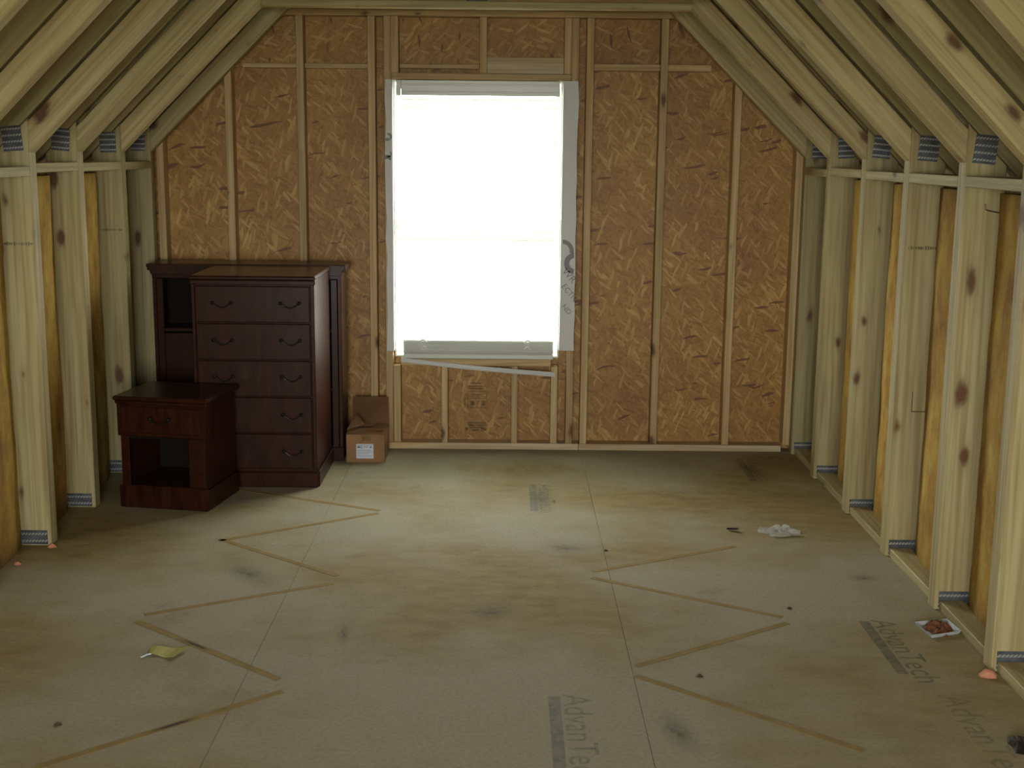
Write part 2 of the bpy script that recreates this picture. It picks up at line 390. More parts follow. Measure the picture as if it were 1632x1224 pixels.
# printed stamps on the floor boards
def stamp_on_floor(x, y, mat, bar=True, words='AdvanTech', size=0.125):
    Mw = Matrix.Translation((x+0.045, y, 0.0008)) @ Matrix.Rotation(-math.pi/2, 4, 'Z')
    t = text(words, size, mat, floor, Mw, 'printed_lettering')
    if bar:
        bm = bmesh.new(); bm.faces.new([bm.verts.new(p) for p in ((0, -0.46, 0), (0.036, -0.46, 0), (0.036, 0, 0), (0, 0, 0))])
        from_bm(bm, 'printed_bar', mat, floor, Matrix.Translation((x, y-0.015, 0.0008)))
stamp_on_floor(0.135, 3.65, 'ink_floor')
stamp_on_floor(0.115, 6.12, 'ink_floor', size=0.11)
stamp_on_floor(1.255, 4.30, 'ink_floor', size=0.12)
stamp_on_floor(1.285, 3.665, 'ink_faint', bar=False, size=0.13)
stamp_on_floor(1.235, 6.70, 'ink_faint', size=0.11)
def disc(name, mat, parent, Mw, rx, ry):     # thin mark fading towards its rim
    bm = bmesh.new(); bm.faces.new([bm.verts.new((math.cos(2*math.pi*k/20), math.sin(2*math.pi*k/20), 0)) for k in range(20)])
    return from_bm(bm, name, mat, parent, Mw @ Matrix.Diagonal((rx, ry, 1, 1)))
for x, y, rx, ry, rz in ((-0.547, 4.13, 0.035, 0.16, 0.1), (0.168, 5.86, 0.075, 0.30, 0), (1.28, 6.45, 0.07, 0.30, 0), (0.25, 5.10, 0.16, 0.10, 0), (-1.0, 4.75, 0.1, 0.25, 0.6), (0.50, 3.40, 0.07, 0.20, 0.2), (-0.05, 4.35, 0.2, 0.12, 0.3), (1.40, 4.75, 0.1, 0.07, 0)):
    disc('scuff_mark', 'scuff', floor, Matrix.Translation((x, y, 0.0006)) @ Matrix.Rotation(rz, 4, 'Z'), rx, ry)

# ------------------------------------------------------------------ gusset plates (shared mesh)
def plate_mesh(w, h, rows, cols, name):
    bm = bmesh.new(); bmbox(bm, -w/2, w/2, -0.0012, 0.0, -h/2, h/2, 0)
    for r in range(rows):
        z = -h/2+h*(r+0.5)/rows
        for c in range(cols):
            x = -w/2+w*(c+0.5)/cols
            vv = bmbox(bm, x-w/cols*0.32, x+w/cols*0.32, -0.0035, -0.0012, z-h/rows*0.15, z+h/rows*0.15, 1)
            for v in vv: v.co.x += (v.co.z-z)*0.9
    bmesh.ops.recalc_face_normals(bm, faces=bm.faces[:])
    me = bpy.data.meshes.new(name); bm.to_mesh(me); bm.free()
    me.materials.append(MT['galv']); me.materials.append(MT['galv_light'])
    return me
PL_TOP = plate_mesh(0.078, 0.097, 4, 7, 'gusset_plate')
PL_BOT = plate_mesh(0.118, 0.060, 2, 9, 'base_gusset_plate')
PL_TIE = plate_mesh(0.10, 0.07, 3, 8, 'tie_gusset_plate')
def plate(me, parent, x, y, z, ry=0.0):
    o = bpy.data.objects.new('gusset_plate', me)
    link(o, parent, Matrix.Translation((x, y-0.0003, z)) @ Matrix.Rotation(ry, 4, 'Y'))
    return o

# ------------------------------------------------------------------ knee walls and roof
wall_right = tag(empty('wall_right'), 'framed knee wall with blocks on the floor between its studs', 'wall', kind='structure')
wall_left = tag(empty('wall_left'), 'framed knee wall beside the dark furniture', 'wall', kind='structure')
ceiling = tag(empty('ceiling'), 'open sloping rafters with roof boards and collar ties', 'ceiling', kind='structure')
rj = random.Random(3)
def batt(parent, xf, sgn, y0, y1, z0, z1):
    bm = bmesh.new(); nu, nv = 10, 14; g = []
    ph = rj.uniform(0, 6)
    for j in range(nv+1):
        row = []
        for i in range(nu+1):
            u = i/nu; v = j/nv
            bulge = 0.042*(1-abs(2*u-1)**2.4)*(0.88+0.12*math.sin(v*9+ph)) + rj.uniform(-0.0025, 0.0025)
            row.append(bm.verts.new((xf-sgn*bulge, y0+(y1-y0)*u, z0+(z1-z0)*v)))
        g.append(row)
    for j in range(nv):
        for i in range(nu): bm.faces.new((g[j][i], g[j][i+1], g[j+1][i+1], g[j+1][i]))
    bk = [bm.verts.new(p) for p in ((xf+sgn*0.05, y0, z0), (xf+sgn*0.05, y1, z0), (xf+sgn*0.05, y1, z1), (xf+sgn*0.05, y0, z1))]
    bm.faces.new(bk)
    bm.faces.new([bk[1], bk[0]]+g[0]); bm.faces.new([bk[3], bk[2]]+g[-1][::-1])
    bm.faces.new([bk[0], bk[3]]+[g[j][0] for j in range(nv, -1, -1)]); bm.faces.new([bk[2], bk[1]]+[g[j][-1] for j in range(nv+1)])
    c = Vector((xf, (y0+y1)/2, (z0+z1)/2)); bm.transform(Matrix.Translation(-c))
    bmesh.ops.recalc_face_normals(bm, faces=bm.faces[:])
    from_bm(bm, 'insulation_batt', 'batt', parent, Matrix.Translation(c), smooth=True)

def side(parent, X, sgn, Y):
    for k in range(NT):
        y = Y[k]; t = PLY if k < NT-1 else 0.060
        Xo = X+sgn*SD
        st = prism('stud', [(X, 0.0), (Xo, 0.0), (Xo, ZBEND+VD-SD), (X, ZBEND+VD)], y, y+t, 'pine', parent, (0, 0, 1), 0.003)
        plate(PL_TOP, st, X+sgn*(0.068+rj.uniform(-0.012, 0.012)), y, 1.650+rj.uniform(-0.006, 0.006), rj.uniform(-0.10, 0.10) if k < NT-1 else 0)
        plate(PL_BOT, st, X+sgn*(0.074), y, 0.036 if sgn < 0 else 0.040)
        # rafter, and the furring strip fixed below it
        c = math.sqrt(0.5)
        def Q(q, d): return (X-sgn*q*c+sgn*d*c, ZBEND+q*c+d*c)
        top = lambda d: (XRIDGE, ZRIDGE+d*math.sqrt(2))
        prism('rafter', [Q(-0.38, RD0), top(RD0), top(RD1), Q(-0.38, RD1)], y, y+t, 'pine', ceiling, (-sgn, 0, 1), 0.002)
        g1 = CH+rj.uniform(-0.008, 0.010); g2 = CH+rj.uniform(-0.004, 0.012)
        prism('furring_strip', [(X, ZBEND), (X, ZBEND+g1*math.sqrt(2)), top(g2), top(0)], y+rj.uniform(-0.004, 0.004), y+t, 'pine_strip', ceiling, (-sgn, 0, 1), 0.003)
        if k < NT-1:
            a = y+t; b = Y[k+1]
            dz = rj.uniform(-0.008, 0.006); 
            zt = 1.555+dz
            box('belt_block', min(X, X+sgn*0.089), max(X, X+sgn*0.089), a, b, zt-0.038, zt, 'pine', parent, 0.002)
            batt(parent, X+sgn*0.125, sgn, a+0.002, b-0.002, 0.002, 1.50)
            if sgn > 0: box('floor_block', X+0.018, X+0.107, a+0.002, b-0.002, 0.0, 0.036, 'pine', parent, 0.003)
    # unseen panel added outside the batts to keep light from leaking in
    xa, xb = sorted((X+sgn*0.215, X+sgn*0.228))
    box('bay_light_block', xa, xb, FY0, FY1+0.05, -0.12, ZBEND+RD1*math.sqrt(2)-0.215+0.004, 'osb', parent, bev=0)
side(wall_right, XR, 1, YR)
rs_ = [o for o in wall_right.children if o.name.startswith('stud')]
sk = min(rs_, key=lambda o: abs(WM[o].translation.y-(4.41+PLY/2)))
bm = bmesh.new(); yn = 4.41-0.004
tube(bm, [(1.636, yn+0.006, 1.462), (1.636, yn-0.004, 1.462), (1.637, yn-0.003, 1.445), (1.652, yn-0.003, 1.440), (1.675, yn-0.003, 1.436), (1.697, yn-0.003, 1.432)], 0.0022, 6)
bm.transform(WM[sk].inverted()); from_bm(bm, 'bent_nail', 'nail', sk, WM[sk])
sk = min(rs_, key=lambda o: abs(WM[o].translation.y-(5.03+PLY/2)))
bm = bmesh.new(); bmbox(bm, 1.633, 1.690, 5.0292, 5.0298, 0.606, 0.6095); bmbox(bm, 1.632, 1.6345, 5.0292, 5.0298, 0.608, 0.69)
bm.transform(WM[sk].inverted()); from_bm(bm, 'marker_line', 'nail', sk, WM[sk])
side(wall_left, XL, -1, YLs)
# lumber grade stamps on three studs
for wl_, sg, X, y, z in ((wall_left, -1, XL, 5.075, 1.245), (wall_left, -1, XL, 6.275, 1.225), (wall_right, 1, XR, 5.030, 1.265)):
    sk = min((o for o in wl_.children if o.name.startswith('stud')), key=lambda o: abs(WM[o].translation.y-(y+PLY/2)))
    bm = bmesh.new(); rg = random.Random(int(z*1000))
    for j in range(13):
        x = X+sg*(0.015+0.0095*j); w = rg.uniform(0.003, 0.008); hh = rg.uniform(0.006, 0.016)
        bm.faces.new([bm.verts.new(p) for p in ((x, y-0.0008, z-hh/2), (x+w, y-0.0008, z-hh/2), (x+w, y-0.0008, z+hh/2), (x, y-0.0008, z+hh/2))])
    bm.transform(WM[sk].inverted()); from_bm(bm, 'grade_stamp', 'ink_osb', sk, WM[sk])
# roof boards: sheets laid across the rafters
for sgn, X in ((1, XR), (-1, XL)):
    s0, s1 = -0.36, (XR-XL)/2*math.sqrt(2)
    rows = [s0, 0.92, 2.14, s1+0.24]
    for a, b in zip(rows, rows[1:]):
        ys = [FY0, 1.0, 3.44, 5.88, FY1+0.05] if a != 0.92 else [FY0, 2.2, 4.66, FY1+0.05]
        for y0, y1 in zip(ys, ys[1:]):
            def P(s, d):   # s along slope from bend, d outwards
                c = math.sqrt(0.5); return (X-sgn*s*c+sgn*d*c, ZBEND+s*c+d*c)
            prism('roof_board', [P(a+0.001, RD1), P(b-0.001, RD1), P(b-0.001, RD1+0.014), P(a+0.001, RD1+0.014)], y0+0.001, y1-0.001, 'ply', ceiling, (-sgn, 0, 1), 0)
# collar ties
for k in range(NT):
    y = YR[k]; zt = 2.287
    if k == NT-1: zt = 2.340
    t = PLY if k < NT-1 else 0.060
    zi = zt-ZBEND
    ti = prism('collar_tie', [(XL+zi+0.001, zt), (XR-zi-0.001, zt), (XR-zi-0.141, zt+0.14), (XL+zi+0.141, zt+0.14)], y+0.0005, y+t-0.0005, 'pine_gable', ceiling, (1, 0, 0), 0.003)
    if k == NT-2:
        box('ceiling_strip', XL+zi+0.01, XR-zi-0.01, y-0.012, y, zt, zt+0.032, 'pine', ceiling, 0.003)
    plate(PL_TIE, ti, -0.155, y, zt+0.065)

# ------------------------------------------------------------------ gable wall with the window
wall_back = tag(empty('wall_back'), 'gable wall of studs over strand board around the bright window', 'wall', kind='structure')
def roofclip(poly, d=RD1+0.012):
    k = ZBEND+d*math.sqrt(2)
    return clip(clip(poly, 1, 1, XR+k), -1, 1, -XL+k)
def stud_b(xc, z0, z1, w=0.038, mat='pine_gable', y0=YB, y1=YB+0.089):
    return prism('gable_stud', roofclip([(xc-w/2, z0), (xc+w/2, z0), (xc+w/2, z1), (xc-w/2, z1)], CH+0.05), y0, y1, mat, wall_back, (0, 0, 1), 0.002)
ZT = 2.305
for xc, z0, z1 in ((-1.844, 0.036, ZT), (-1.474, 0.036, ZT), (-1.094, 0.036, ZT), (-0.721, 0.036, ZT), (-0.637, 0.036, ZT), (-0.597, 0.036, WZ0-0.04), (-0.598, 2.019, ZT),
                   (0.262, 0.036, WZ0-0.04), (0.345, 0.036, ZT), (0.424, 0.036, ZT), (0.812, 0.036, ZT), (1.207, 0.036, ZT), (1.545, 0.036, ZT)):
    stud_b(xc, z0, z1)
for xc in (-0.338, 0.045): stud_b(xc, 0.036, WZ0-0.04, 0.034)
stud_b(-0.136, 2.019, ZT); stud_b(0.307, 2.019, ZT)
box('window_header', -0.617, 0.325, YB, YB+0.089, 1.986, 2.018, 'pine_gable', wall_back)
box('window_sill_plate', -0.577, 0.242, YB, YB+0.089, WZ0-0.039, WZ0-0.002, 'pine_gable', wall_back)
box('top_plate', XL+0.66, XR-0.66, YB, YB+0.089, ZT+0.001, 2.338, 'pine_gable', wall_back)
for a, b in ((-1.80, -0.66), (-0.66, 0.40), (0.40, 1.52)):
    box('bottom_plate', a+0.001, b-0.001, YB-0.002, YB+0.089, 0.0, 0.035, 'pine_white', wall_back)
for a, b in ((-1.40, -1.114), (-1.074, -0.741)):
    box('fire_block', a, b, YB+0.03, YB+0.089, 2.040, 2.064, 'pine_gable', wall_back)
for a, b in ((0.444, 0.792), (0.832, 1.06)):
    box('fire_block', a, b, YB+0.012, YB+0.089, 2.040, 2.074, 'pine_gable', wall_back)
box('header_ledge', -0.577, -0.157, YB+0.035, YB+0.089, 2.044, 2.066, 'pine_gable', wall_back)
box('header_board', -0.116, 0.287, YB+0.02, YB+0.089, 2.020, 2.104, 'pine_white', wall_back)
# strand-board sheathing, sheet by sheet
Y1, Y2 = YB+0.0895, YB+0.102
for poly in ([(-2.09, 0), (-1.095, 0), (-1.095, 2.045), (-2.09, 2.045)], [(-1.095, 0), (WX0, 0), (WX0, 2.045), (-1.095, 2.045)],
             [(WX0, 0), (WX1, 0), (WX1, WZ0), (WX0, WZ0)], [(WX0, WZ1), (WX1, WZ1), (WX1, 2.045), (WX0, 2.045)],
             [(WX1, 0), (0.812, 0), (0.812, 2.045), (WX1, 2.045)], [(0.812, 0), (1.79, 0), (1.79, 2.045), (0.812, 2.045)]):
    prism('strand_board', [(x+(0.0008 if x == min(p[0] for p in poly) else -0.0008), z) for x, z in roofclip(poly)], Y1, Y2, 'osb', wall_back, (0, 0, 1), 0)
for poly in ([(-2.09, 2.0455), (-0.137, 2.049), (-0.137, 3.6), (-2.09, 3.7)], [(-0.135, 2.0455), (1.79, 2.0455), (1.79, 3.7), (-0.135, 3.7)]):
    o = prism('strand_board', roofclip(poly), Y1, Y2, 'osb', wall_back, (1, 0, 0), 0)
for poly in ([(-2.3, -0.1), (WX0, -0.1), (WX0, 3.7), (-2.3, 3.7)], [(WX0, -0.1), (WX1, -0.1), (WX1, WZ0), (WX0, WZ0)], [(WX0, WZ1), (WX1, WZ1), (WX1, 3.7), (WX0, 3.7)], [(WX1, -0.1), (2.0, -0.1), (2.0, 3.7), (WX1, 3.7)]):
    prism('outer_leak_sheet', roofclip(poly, RD1+0.02), Y2+0.0005, Y2+0.006, 'blocker', wall_back, (0, 0, 1), 0)  # unseen backing added behind the sheets to seal light leaks
# mill stamp on the strand board under the window
def ink_rects(name, rects, mat, parent, Mw):
    bm = bmesh.new()
    for x0, x1, z0, z1 in rects: bm.faces.new([bm.verts.new(p) for p in ((x0, 0, z0), (x1, 0, z0), (x1, 0, z1), (x0, 0, z1))])
    return from_bm(bm, name, mat, parent, Mw)
rr = []
def outline(x0, x1, z0, z1, t=0.004): rr.extend([(x0, x1, z1-t, z1), (x0, x1, z0, z0+t), (x0, x0+t, z0+t, z1-t), (x1-t, x1, z0+t, z1-t)])
outline(-0.055, 0.055, 0.00, 0.055); outline(-0.055, 0.055, 0.06, 0.095, 0.003)
rr += [(-0.075, -0.067, 0.0, 0.055), (-0.04, -0.015, 0.015, 0.038), (0.018, 0.045, 0.012, 0.042), (-0.05, 0.03, 0.105, 0.112), (-0.05, 0.03, 0.118, 0.125),
       (-0.035, 0.02, 0.135, 0.142), (-0.03, 0.02, 0.07, 0.076), (-0.045, 0.05, -0.09, -0.082), (-0.05, 0.05, -0.105, -0.094), (-0.045, 0.03, -0.118, -0.109),
       (-0.07, -0.052, -0.13, -0.112), (0.02, 0.05, -0.132, -0.112), (-0.03, 0.01, -0.132, -0.123)]
ink_rects('printed_stamp', rr, 'ink_osb', wall_back, Matrix.Translation((-0.160, Y1-0.0008, 0.215)))

# ------------------------------------------------------------------ window
win = tag(empty('window_1'), 'white vinyl window glowing with daylight', 'window', kind='structure')
def ring(name, x0, x1, z0, z1, t, y0, y1, mat, parent):
    bm = bmesh.new()
    for a in ((x0, x1, z0, z0+t), (x0, x1, z1-t, z1), (x0, x0+t, z0+t, z1-t), (x1-t, x1, z0+t, z1-t)): bmbox(bm, a[0], a[1], y0, y1, a[2], a[3])
    c = Vector(((x0+x1)/2, (y0+y1)/2, (z0+z1)/2)); bm.transform(Matrix.Translation(-c)); chamfer(bm, 0.0015)
    return from_bm(bm, name, mat, parent, Matrix.Translation(c))
ring('window_frame', WX0+0.001, WX1-0.001, WZ0+0.001, WZ1-0.001, 0.010, YB+0.055, YB+0.125, 'vinyl', win)
zm = 1.245
for (z0, z1, yy) in ((WZ0+0.02, zm+0.012, YB+0.07), (zm-0.012, WZ1-0.02, YB+0.096)):
    s = ring('sash', WX0+0.012, WX1-0.012, z0, z1, 0.018, yy, yy+0.022, 'vinyl', win)
    box('pane', WX0+0.029, WX1-0.029, yy+0.009, yy+0.012, z0+0.017, z1-0.017, 'glass', s, bev=0)

# ------------------------------------------------------------------ window blind
bl = tag(empty('window_blind', (-0.155, YB+0.004, WZ0)), 'white slatted blind hanging open in the bright window with bottom slats stacked', 'blind')
BW0, BW1 = -0.432, 0.418
box('headrail', BW0, BW1, -0.002, 0.046, WZ1-WZ0-0.048, WZ1-WZ0-0.003, 'railw', base=bl)
va = box('valance', BW0+0.022, BW1+0.004, -0.014, -0.004, WZ1-WZ0-0.082, WZ1-WZ0-0.004, 'railw', base=bl)
box('valance_bead', BW0+0.022, BW1+0.004, -0.018, -0.0142, WZ1-WZ0-0.030, WZ1-WZ0-0.020, 'railw', parent=va, base=bl)
box('valance_bead', BW0+0.022, BW1+0.004, -0.018, -0.0142, WZ1-WZ0-0.070, WZ1-WZ0-0.060, 'railw', parent=va, base=bl)
box('valance_return', BW0-0.004, BW0+0.020, -0.014, 0.03, WZ1-WZ0-0.082, WZ1-WZ0-0.004, 'railw', base=bl)
bm = bmesh.new()
S0, S1 = BW0+0.024, BW1-0.010
sec = [(-0.024, 0.0), (-0.012, 0.0022), (0, 0.003), (0.012, 0.0022), (0.024, 0.0)]
A = [[bm.verts.new((x, y, z+h)) for x in (S0, S1)] for h in (0, 0.0022) for (y, z) in sec]
n = len(sec)
for i in range(n-1):
    bm.faces.new((A[i][0], A[i][1], A[i+1][1], A[i+1][0])); bm.faces.new((A[n+i][0], A[n+i+1][0], A[n+i+1][1], A[n+i][1]))
bm.faces.new((A[0][0], A[n][0], A[n][1], A[0][1])); bm.faces.new((A[n-1][0], A[n-1][1], A[2*n-1][1], A[2*n-1][0]))
bm.faces.new([A[i][0] for i in range(n)]+[A[n+i][0] for i in range(n-1, -1, -1)]); bm.faces.new([A[i][1] for i in range(n-1, -1, -1)]+[A[n+i][1] for i in range(n)])
bmesh.ops.recalc_face_normals(bm, faces=bm.faces[:])
sl = bpy.data.meshes.new('slat'); bm.to_mesh(sl); bm.free(); sl.materials.append(MT['blind'])
zs = [1.385-0.0432*k for k in range(30) if 1.385-0.0432*k > 0.125]
stack = [0.0222+0.0058*k for k in range(14)]
for i, z in enumerate(zs+stack):
    o = bpy.data.objects.new('slat', sl)
    link(o, bl, WM[bl] @ Matrix.Translation((0, 0.024, z)) @ Matrix.Rotation(math.radians(28) if z > 0.12 else 0.0, 4, 'X'))
box('bottom_rail', S0, S1, 0.002, 0.048, -0.0015, 0.022, 'railw', base=bl)
for x in (S0+0.11, S1-0.14):
    for y in (-0.0005, 0.0495):
        bm = bmesh.new(); bmbox(bm, x-0.0007, x+0.0007, y-0.0005, y+0.0005, 0.10, 1.42)
        from_bm(bm, 'ladder_cord', 'cord', bl, WM[bl])
    bm = bmesh.new()
    for zc in (0.055, 0.092):
        tube(bm, [(x-0.017+0.034*t, -0.004-0.010*math.sin(math.pi*t), zc+0.014*math.sin(math.pi*t)) for t in [j/8 for j in range(9)]], 0.0042, 6)
    from_bm(bm, 'slack_tape', 'cord', bl, WM[bl])

# ------------------------------------------------------------------ house wrap folded round the opening
def sheet(name, rows, thick, mat, parent=None, Mw=None):
    """rows of points -> thin solid sheet"""
    bm = bmesh.new(); g = [[bm.verts.new(p) for p in r] for r in rows]
    for a, b in zip(g, g[1:]):
        for i in range(len(a)-1): bm.faces.new((a[i], a[i+1], b[i+1], b[i]))
    bmesh.ops.recalc_face_normals(bm, faces=bm.faces[:])
    bmesh.ops.solidify(bm, geom=bm.faces[:], thickness=thick)
    return from_bm(bm, name, mat, parent, Mw or Matrix.Identity(4))
def wrap_strip(x_face, x_edge, z0, z1, label):
    e = tag(empty('house_wrap', (x_edge, YB, z0)), label, 'wrap', 'house wrap at the window')
    rows = []; nz = 14
    s = 1 if x_face > x_edge else -1
    for j in range(nz+1):
        z = z0+(z1-z0)*j/nz; w = random.uniform(-0.0015, 0.0015)
        rows.append([(x_edge-s*0.001, YB+0.052, z), (x_edge-s*0.0015, YB+0.0-0.001, z), (x_edge+s*0.004, YB-0.004+w*0.4, z), ((x_face+x_edge)/2, YB-0.0035+w*0.5, z), (x_face+w*3, YB-0.003, z)])
    sheet('wrap_sheet', [[tuple(WM[e].inverted() @ Vector(p)) for p in r] for r in rows], 0.0007, 'wrap', e, WM[e])
    return e
wr = wrap_strip(0.366, WX1+0.001, 0.555, 1.984, 'grey-white house wrap strip with printed letters between window and stud')
wl = wrap_strip(-0.649, WX0-0.001, 0.545, 1.984, 'grey-white house wrap strip on the stud beside the window with dark smears')
def ptxt(s, size, x, z, ang, parent, mat='wrap_ink'):
    Mw = Matrix.Translation((x, YB-0.0068, z)) @ Matrix.Rotation(-ang, 4, 'Y') @ Matrix.Rotation(math.pi/2, 4, 'X')
    return text(s, size, mat, parent, Mw)
def arc(parent, x, z, r0, r1, a0, a1):
    bm = bmesh.new(); pr = None
    for j in range(15):
        a = a0+(a1-a0)*j/14
        p = [bm.verts.new((x+r*math.cos(a), YB-0.0068, z+r*math.sin(a))) for r in (r0, r1)]
        if pr: bm.faces.new((pr[0], pr[1], p[1], p[0]))
        pr = p
    bm.transform(WM[parent].inverted()); from_bm(bm, 'lettering', 'wrap_ink', parent, WM[parent])
D = math.radians
arc(wr, 0.293, 1.095, 0.040, 0.062, D(-12), D(88))          # cut-off C
arc(wr, 0.362, 1.030, 0.030, 0.058, D(97), D(263))          # cut-off O
ptxt('WR', 0.052, 0.292, 0.985, D(-48), wr)
ptxt('ECTN', 0.042, 0.291, 0.905, D(-50), wr)
ptxt('ND', 0.040, 0.292, 0.795, D(-48), wr)
arc(wl, -0.640, 1.665, 0.0, 0.018, D(20), D(160)); arc(wl, -0.632, 1.690, 0.006, 0.018, D(-60), D(120))
arc(wl, -0.640, 1.575, 0.0, 0.020, D(-30), D(200)); arc(wl, -0.634, 1.60, 0.010, 0.018, D(-120), D(60))
# sagging sill strip under the blind
rows = []
for j in range(13):
    t = j/12; x = -0.572+0.835*t; zt = 0.502-0.002*t; zb = 0.492-0.072*t-0.006*math.sin(t*math.pi)
    rows.append([(x, YB-0.013-0.010*t, zb+0.019), (x, YB-0.017-0.012*t, zb+0.010), (x, YB-0.019-0.014*t, zb)])
zc = Vector((-0.155, YB-0.01, 0.45))
fl = empty('sill_wrap', tuple(zc)); tag(fl, 'thin white flashing sheet sagging below the window sill', 'flashing')
sheet('wrap_sheet', [[tuple(Vector(p)-zc) for p in r] for r in rows], 0.001, 'wrap', fl, WM[fl])
bm = bmesh.new(); tube(bm, [tuple(Vector(r[-1])-zc) for r in rows], 0.0055, 6)
from_bm(bm, 'rolled_hem', 'wrap', fl, WM[fl])

# ------------------------------------------------------------------ wall behind the camera
wall_front = tag(empty('wall_front'), 'gable wall of strand board behind the camera with a wide opening', 'wall', kind='structure')
for poly in ([(-2.09, 0), (BX0, 0), (BX0, 3.6), (-2.09, 3.7)], [(BX0, 0), (BX1, 0), (BX1, BZ0), (BX0, BZ0)], [(BX0, BZ1), (BX1, BZ1), (BX1, 3.7), (BX0, 3.7)], [(BX1, 0), (1.79, 0), (1.79, 3.6), (BX1, 3.7)]):
    prism('strand_board', roofclip(poly), YF-0.10, YF-0.088, 'osb', wall_front, (0, 0, 1), 0)
for xc in (-1.84, -1.5, BX0-0.02, BX1+0.02, 1.2, 1.54):
    prism('gable_stud', roofclip([(xc-0.019, 0.0), (xc+0.019, 0.0), (xc+0.019, 3.3), (xc-0.019, 3.3)], CH+0.05), YF-0.0875, YF, 'pine_gable', wall_front, (0, 0, 1), 0.002)

# ------------------------------------------------------------------ furniture
def bail(name, parent, x, y, z, w=0.088, posts=True):
    """bail pull on a face that looks towards -y of the parent's root"""
    root = parent
    base = Matrix.Translation((x, y, z))
    bm = bmesh.new()
    for s in (-1, 1):
        tube(bm, [(s*w/2, 0, 0), (s*w/2, -0.010, 0), (s*w/2, -0.020, 0)], 0.006, 8)
        tube(bm, [(s*w/2, -0.016, 0), (s*w/2, -0.024, 0)], 0.009, 8)
    tube(bm, [(-w/2+w*t, -0.018, -0.024*math.sin(math.pi*t)) for t in [j/10 for j in range(11)]], 0.0035, 6)
    return base, bm
def slab(name, e, x0, x1, y0, y1, z0, z1, mat='cherry', parent=None, bev=0.003, axis=None):
    return box(name, x0, x1, y0, y1, z0, z1, mat, parent=parent, bev=bev, axis=axis, base=e)
def add_bail(e, parent, x, y, z, w=0.088):
    b_, bm = bail('handle', parent, x, y, z, w)
    return from_bm(bm, 'handle', 'handle', parent, WM[e] @ b_, smooth=True)

# chest of drawers
ch = tag(empty('chest_of_drawers', (-1.208, 6.026, 0)), 'dark cherry chest of five drawers with bail pulls before the bookcase', 'dresser')
w2 = 0.292; dp = 0.515; H = 1.030
slab('side_panel', ch, -w2, -w2+0.018, 0.004, dp, 0.0, H-0.02)
slab('side_panel', ch, w2-0.018, w2, 0.004, dp, 0.0, H-0.02)
slab('back_panel', ch, -w2+0.018, w2-0.018, dp-0.008, dp, 0.02, H-0.02)
slab('plinth', ch, -w2-0.006, w2+0.006, -0.006, 0.014, 0.0, 0.078, bev=0.006)
slab('plinth_side', ch, w2+0.0002, w2+0.010, 0.0142, dp, 0.0, 0.078, bev=0.004)
tp = slab('top', ch, -w2-0.006, w2+0.008, -0.010, dp+0.004, H-0.020, H, bev=0.006, axis=0)
slab('cove_moulding', ch, -w2-0.004, w2+0.006, -0.004, 0.003, H-0.042, H-0.0205, parent=tp, bev=0.003)
zb = 0.090
dh = (H-0.045-zb)/5
slab('face_frame', ch, -w2+0.018, w2-0.018, 0.010, 0.016, 0.078, H-0.0205, bev=0)
for k in range(5):
    d = slab('drawer', ch, -w2+0.020, w2-0.020, -0.006, 0.0098, zb+dh*k+0.003, zb+dh*(k+1)-0.003, bev=0.004, axis=0)
    zc_ = (0.186, 0.366, 0.550, 0.726, 0.904)[k]
    for x in (-0.142, 0.180): add_bail(ch, d, x, -0.006, zc_)

# bookcase with crown against the wall
bk = tag(empty('bookcase', (-1.345, 6.572, 0)), 'dark cherry bookcase with crown top behind the chest of drawers', 'bookcase')
bw = 0.487; bd = 0.212; BH = 1.035
slab('side_panel', bk, -bw, -bw+0.02, 0.0, bd, 0.0, BH-0.035)
slab('side_panel', bk, bw-0.02, bw, 0.0, bd, 0.0, BH-0.035)
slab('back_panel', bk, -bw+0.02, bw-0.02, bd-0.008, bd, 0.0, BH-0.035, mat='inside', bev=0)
slab('stile', bk, -bw+0.0205, -bw+0.055, -0.004, 0.014, 0.0, BH-0.075); slab('stile', bk, bw-0.055, bw-0.0205, -0.004, 0.014, 0.0, BH-0.075)
slab('frieze', bk, -bw, bw, -0.004, 0.0, BH-0.074, BH-0.036, axis=0)
prism('crown', [(-bw-0.002, BH-0.055), (bw+0.002, BH-0.055), (bw+0.010, BH-0.030), (bw+0.024, BH-0.016), (bw+0.024, BH), (-bw-0.024, BH), (-bw-0.024, BH-0.016), (-bw-0.010, BH-0.030)], -0.018, -0.0045, 'cherry', axis=(1, 0, 0), base=bk)
slab('top', bk, -bw-0.024, bw+0.024, -0.0043, bd+0.002, BH-0.0345, BH, axis=0)
for z in (0.06, 0.37, 0.68):
    slab('shelf', bk, -bw+0.0205, bw-0.0205, 0.0145, bd-0.0085, z, z+0.018, axis=0, bev=0.002)
slab('lower_door', bk, -bw+0.056, -bw+0.40, -0.006, 0.012, 0.10, 0.675)
slab('plinth', bk, -bw-0.004, bw+0.004, -0.012, -0.0045, 0.0, 0.075, bev=0.003)

